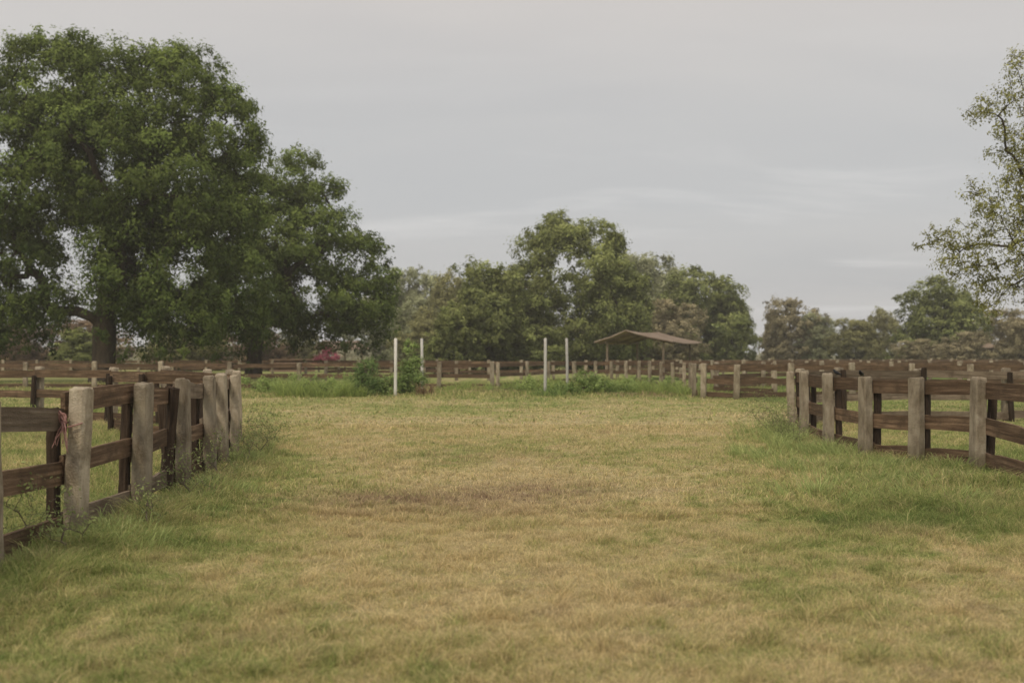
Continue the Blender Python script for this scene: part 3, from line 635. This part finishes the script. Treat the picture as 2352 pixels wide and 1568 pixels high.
# ------------------------------------------------------------------ birds
def bird(x_, y_, z_, rot):
    path = [(-.17, 0, .035), (-.11, 0, .05), (-.07, 0, .062), (-.03, 0, .075), (.01, 0, .088), (.045, 0, .105), (.065, 0, .125), (.085, 0, .137), (.103, 0, .137), (.108, 0, .136), (.122, 0, .133), (.135, 0, .13)]
    rad = [.012, .014, .026, .036, .04, .035, .025, .024, .016, .009, .005, .001]
    p1 = tube(path, rad, 10)
    legs = [tube([(.0, s_*.015, .06), (.005, s_*.016, .02), (.0, s_*.016, .0), (.02, s_*.016, -.002)], [.006, .003, .003, .002], 5) for s_ in (-1, 1)]
    wings = []
    for s_ in (-1, 1):
        wings.append(tube([(.04, s_*.03, .095), (0, s_*.038, .085), (-.05, s_*.03, .068), (-.12, s_*.012, .052)], [.01, .017, .014, .003], 6))
    e = obj('bird', None, None, (x_, y_, z_), (0, 0, rot)); e.scale = (.72,)*3; tag(e, 'small black bird perched on the top fence rail', 'bird', 'black birds on the fence')
    v, f = p1; obj('body', np_mesh('body', v, [f], None, M_BIRD, True), e)
    for l in legs: obj('leg', np_mesh('leg', l[0], [l[1]], None, M_BIRD, True), e)
    for l in wings: obj('wing', np_mesh('wing', l[0], [l[1]], None, M_BIRD, True), e)
bird(5.375, 17.3, 1.245, 2.0); bird(5.45, 16.3, 1.245, -2.2)

# ------------------------------------------------------------------ thin haze hanging over the fields
m, nt, out = new_mat('haze'); vs = nt.nodes.new('ShaderNodeVolumeScatter'); vs.inputs['Color'].default_value = (.99, .96, .885, 1); vs.inputs['Density'].default_value = .0009; vs.inputs['Anisotropy'].default_value = .2
nt.links.new(vs.outputs[0], out.inputs['Volume'])
v, f = box_arr(0, 130, 17, 500, 300, 40)
hz = obj('haze', np_mesh('haze', v, [f], None, m)); hz['kind'] = 'structure'

# ------------------------------------------------------------------ world, sun, camera
SUN_EL, SUN_AZ = 52, 210
w = bpy.data.worlds.new('World'); scene.world = w; w.use_nodes = True
nt = w.node_tree; nt.nodes.clear(); N = nt.nodes; L = nt.links
out = N.new('ShaderNodeOutputWorld')
sky = N.new('ShaderNodeTexSky'); sky.sky_type = 'NISHITA'; sky.sun_disc = False; sky.sun_elevation = R(SUN_EL); sky.sun_rotation = R(SUN_AZ)
sky.air_density = 1.5; sky.dust_density = 4
bg = N.new('ShaderNodeBackground'); bg.inputs[1].default_value = .08; L.new(sky.outputs[0], bg.inputs[0])
tc = N.new('ShaderNodeTexCoord'); sx = N.new('ShaderNodeSeparateXYZ'); L.new(tc.outputs['Generated'], sx.inputs[0])
zc = N.new('ShaderNodeMath'); zc.operation = 'MAXIMUM'; zc.inputs[1].default_value = 0; L.new(sx.outputs[2], zc.inputs[0])
za = N.new('ShaderNodeMath'); za.operation = 'ADD'; za.inputs[1].default_value = .12; L.new(zc.outputs[0], za.inputs[0])
dx = N.new('ShaderNodeMath'); dx.operation = 'DIVIDE'; L.new(sx.outputs[0], dx.inputs[0]); L.new(za.outputs[0], dx.inputs[1])
dy = N.new('ShaderNodeMath'); dy.operation = 'DIVIDE'; L.new(sx.outputs[1], dy.inputs[0]); L.new(za.outputs[0], dy.inputs[1])
cb = N.new('ShaderNodeCombineXYZ'); L.new(dx.outputs[0], cb.inputs[0]); L.new(dy.outputs[0], cb.inputs[1])
def noise(scale, vec, det=5, rough=.5, loc=(0, 0, 0), rot=0., dist=0.):
    mp = N.new('ShaderNodeMapping'); mp.inputs['Scale'].default_value = scale; mp.inputs['Location'].default_value = loc; mp.inputs['Rotation'].default_value = (0, 0, rot); L.new(vec, mp.inputs[0])
    n = N.new('ShaderNodeTexNoise'); n.inputs['Scale'].default_value = 1; n.inputs['Detail'].default_value = det; n.inputs['Roughness'].default_value = rough; n.inputs['Distortion'].default_value = dist
    L.new(mp.outputs[0], n.inputs['Vector']); return n.outputs[0]
nA = noise((.5, .8, 1), cb.outputs[0], 5, .5, (3.2, 1.4, 0), .25, .4); nB = noise((.75, 1.5, 1), cb.outputs[0], 7, .6, (8.1, 5.4, 0), -.2, .5)
rA = N.new('ShaderNodeMapRange'); rA.inputs[1].default_value = .3; rA.inputs[2].default_value = .7; L.new(nA, rA.inputs[0])
rB = N.new('ShaderNodeMapRange'); rB.interpolation_type = 'SMOOTHSTEP'; rB.inputs[1].default_value = .5; rB.inputs[2].default_value = .74; L.new(nB, rB.inputs[0])
grad = N.new('ShaderNodeValToRGB'); L.new(sx.outputs[2], grad.inputs[0]); e = grad.color_ramp.elements
e[0].position = 0; e[0].color = (.64, .62, .59, 1); e[1].position = .34; e[1].color = (.675, .64, .61, 1)
q = e.new(.05); q.color = (.60, .595, .585, 1)
q = e.new(.14); q.color = (.59, .60, .605, 1)
q = e.new(.22); q.color = (.625, .62, .61, 1)
mA = N.new('ShaderNodeMix'); mA.data_type = 'RGBA'; mA.blend_type = 'MULTIPLY'; mA.inputs[0].default_value = 1
cA = N.new('ShaderNodeMix'); cA.data_type = 'RGBA'; cA.inputs[6].default_value = (.92, .925, .94, 1); cA.inputs[7].default_value = (1.06, 1.045, 1.03, 1); L.new(rA.outputs[0], cA.inputs[0])
L.new(grad.outputs[0], mA.inputs[6]); L.new(cA.outputs[2], mA.inputs[7])
mB = N.new('ShaderNodeMix'); mB.data_type = 'RGBA'; L.new(mA.outputs[2], mB.inputs[6]); mB.inputs[7].default_value = (.79, .78, .765, 1)
rZ = N.new('ShaderNodeMapRange'); rZ.interpolation_type = 'SMOOTHSTEP'; rZ.inputs[1].default_value = .26; rZ.inputs[2].default_value = .17; rZ.inputs[3].default_value = .12; rZ.inputs[4].default_value = .6; L.new(sx.outputs[2], rZ.inputs[0])
fB = N.new('ShaderNodeMath'); fB.operation = 'MULTIPLY'; L.new(rZ.outputs[0], fB.inputs[1]); L.new(rB.outputs[0], fB.inputs[0]); L.new(fB.outputs[0], mB.inputs[0])
bg2 = N.new('ShaderNodeBackground'); bg2.inputs[1].default_value = 1.03; L.new(mB.outputs[2], bg2.inputs[0])
mx = N.new('ShaderNodeMixShader'); mx.inputs[0].default_value = .93
L.new(bg.outputs[0], mx.inputs[1]); L.new(bg2.outputs[0], mx.inputs[2]); L.new(mx.outputs[0], out.inputs[0])
sl = bpy.data.lights.new('sun', 'SUN'); sl.energy = 1.5; sl.angle = R(11); sl.color = (1, .88, .67)
so = bpy.data.objects.new('sun', sl); COL.objects.link(so)
az, el = R(SUN_AZ), R(SUN_EL); dirv = Vector((math.sin(az)*math.cos(el), math.cos(az)*math.cos(el), math.sin(el)))
so.rotation_euler = dirv.to_track_quat('Z', 'Y').to_euler()
cam = bpy.data.cameras.new('camera'); co = bpy.data.objects.new('camera', cam); COL.objects.link(co)
co.location = (0, 0, 1.575); co.rotation_euler = (R(90.81), 0, 0)
cam.sensor_width = 36; cam.lens = 36.7; cam.clip_end = 6000; cam.clip_start = .05
cam.dof.use_dof = True; cam.dof.focus_distance = 13; cam.dof.aperture_fstop = 1.6
scene.camera = co
scene.view_settings.view_transform = 'Standard'; scene.view_settings.look = 'None'; scene.view_settings.exposure = 0
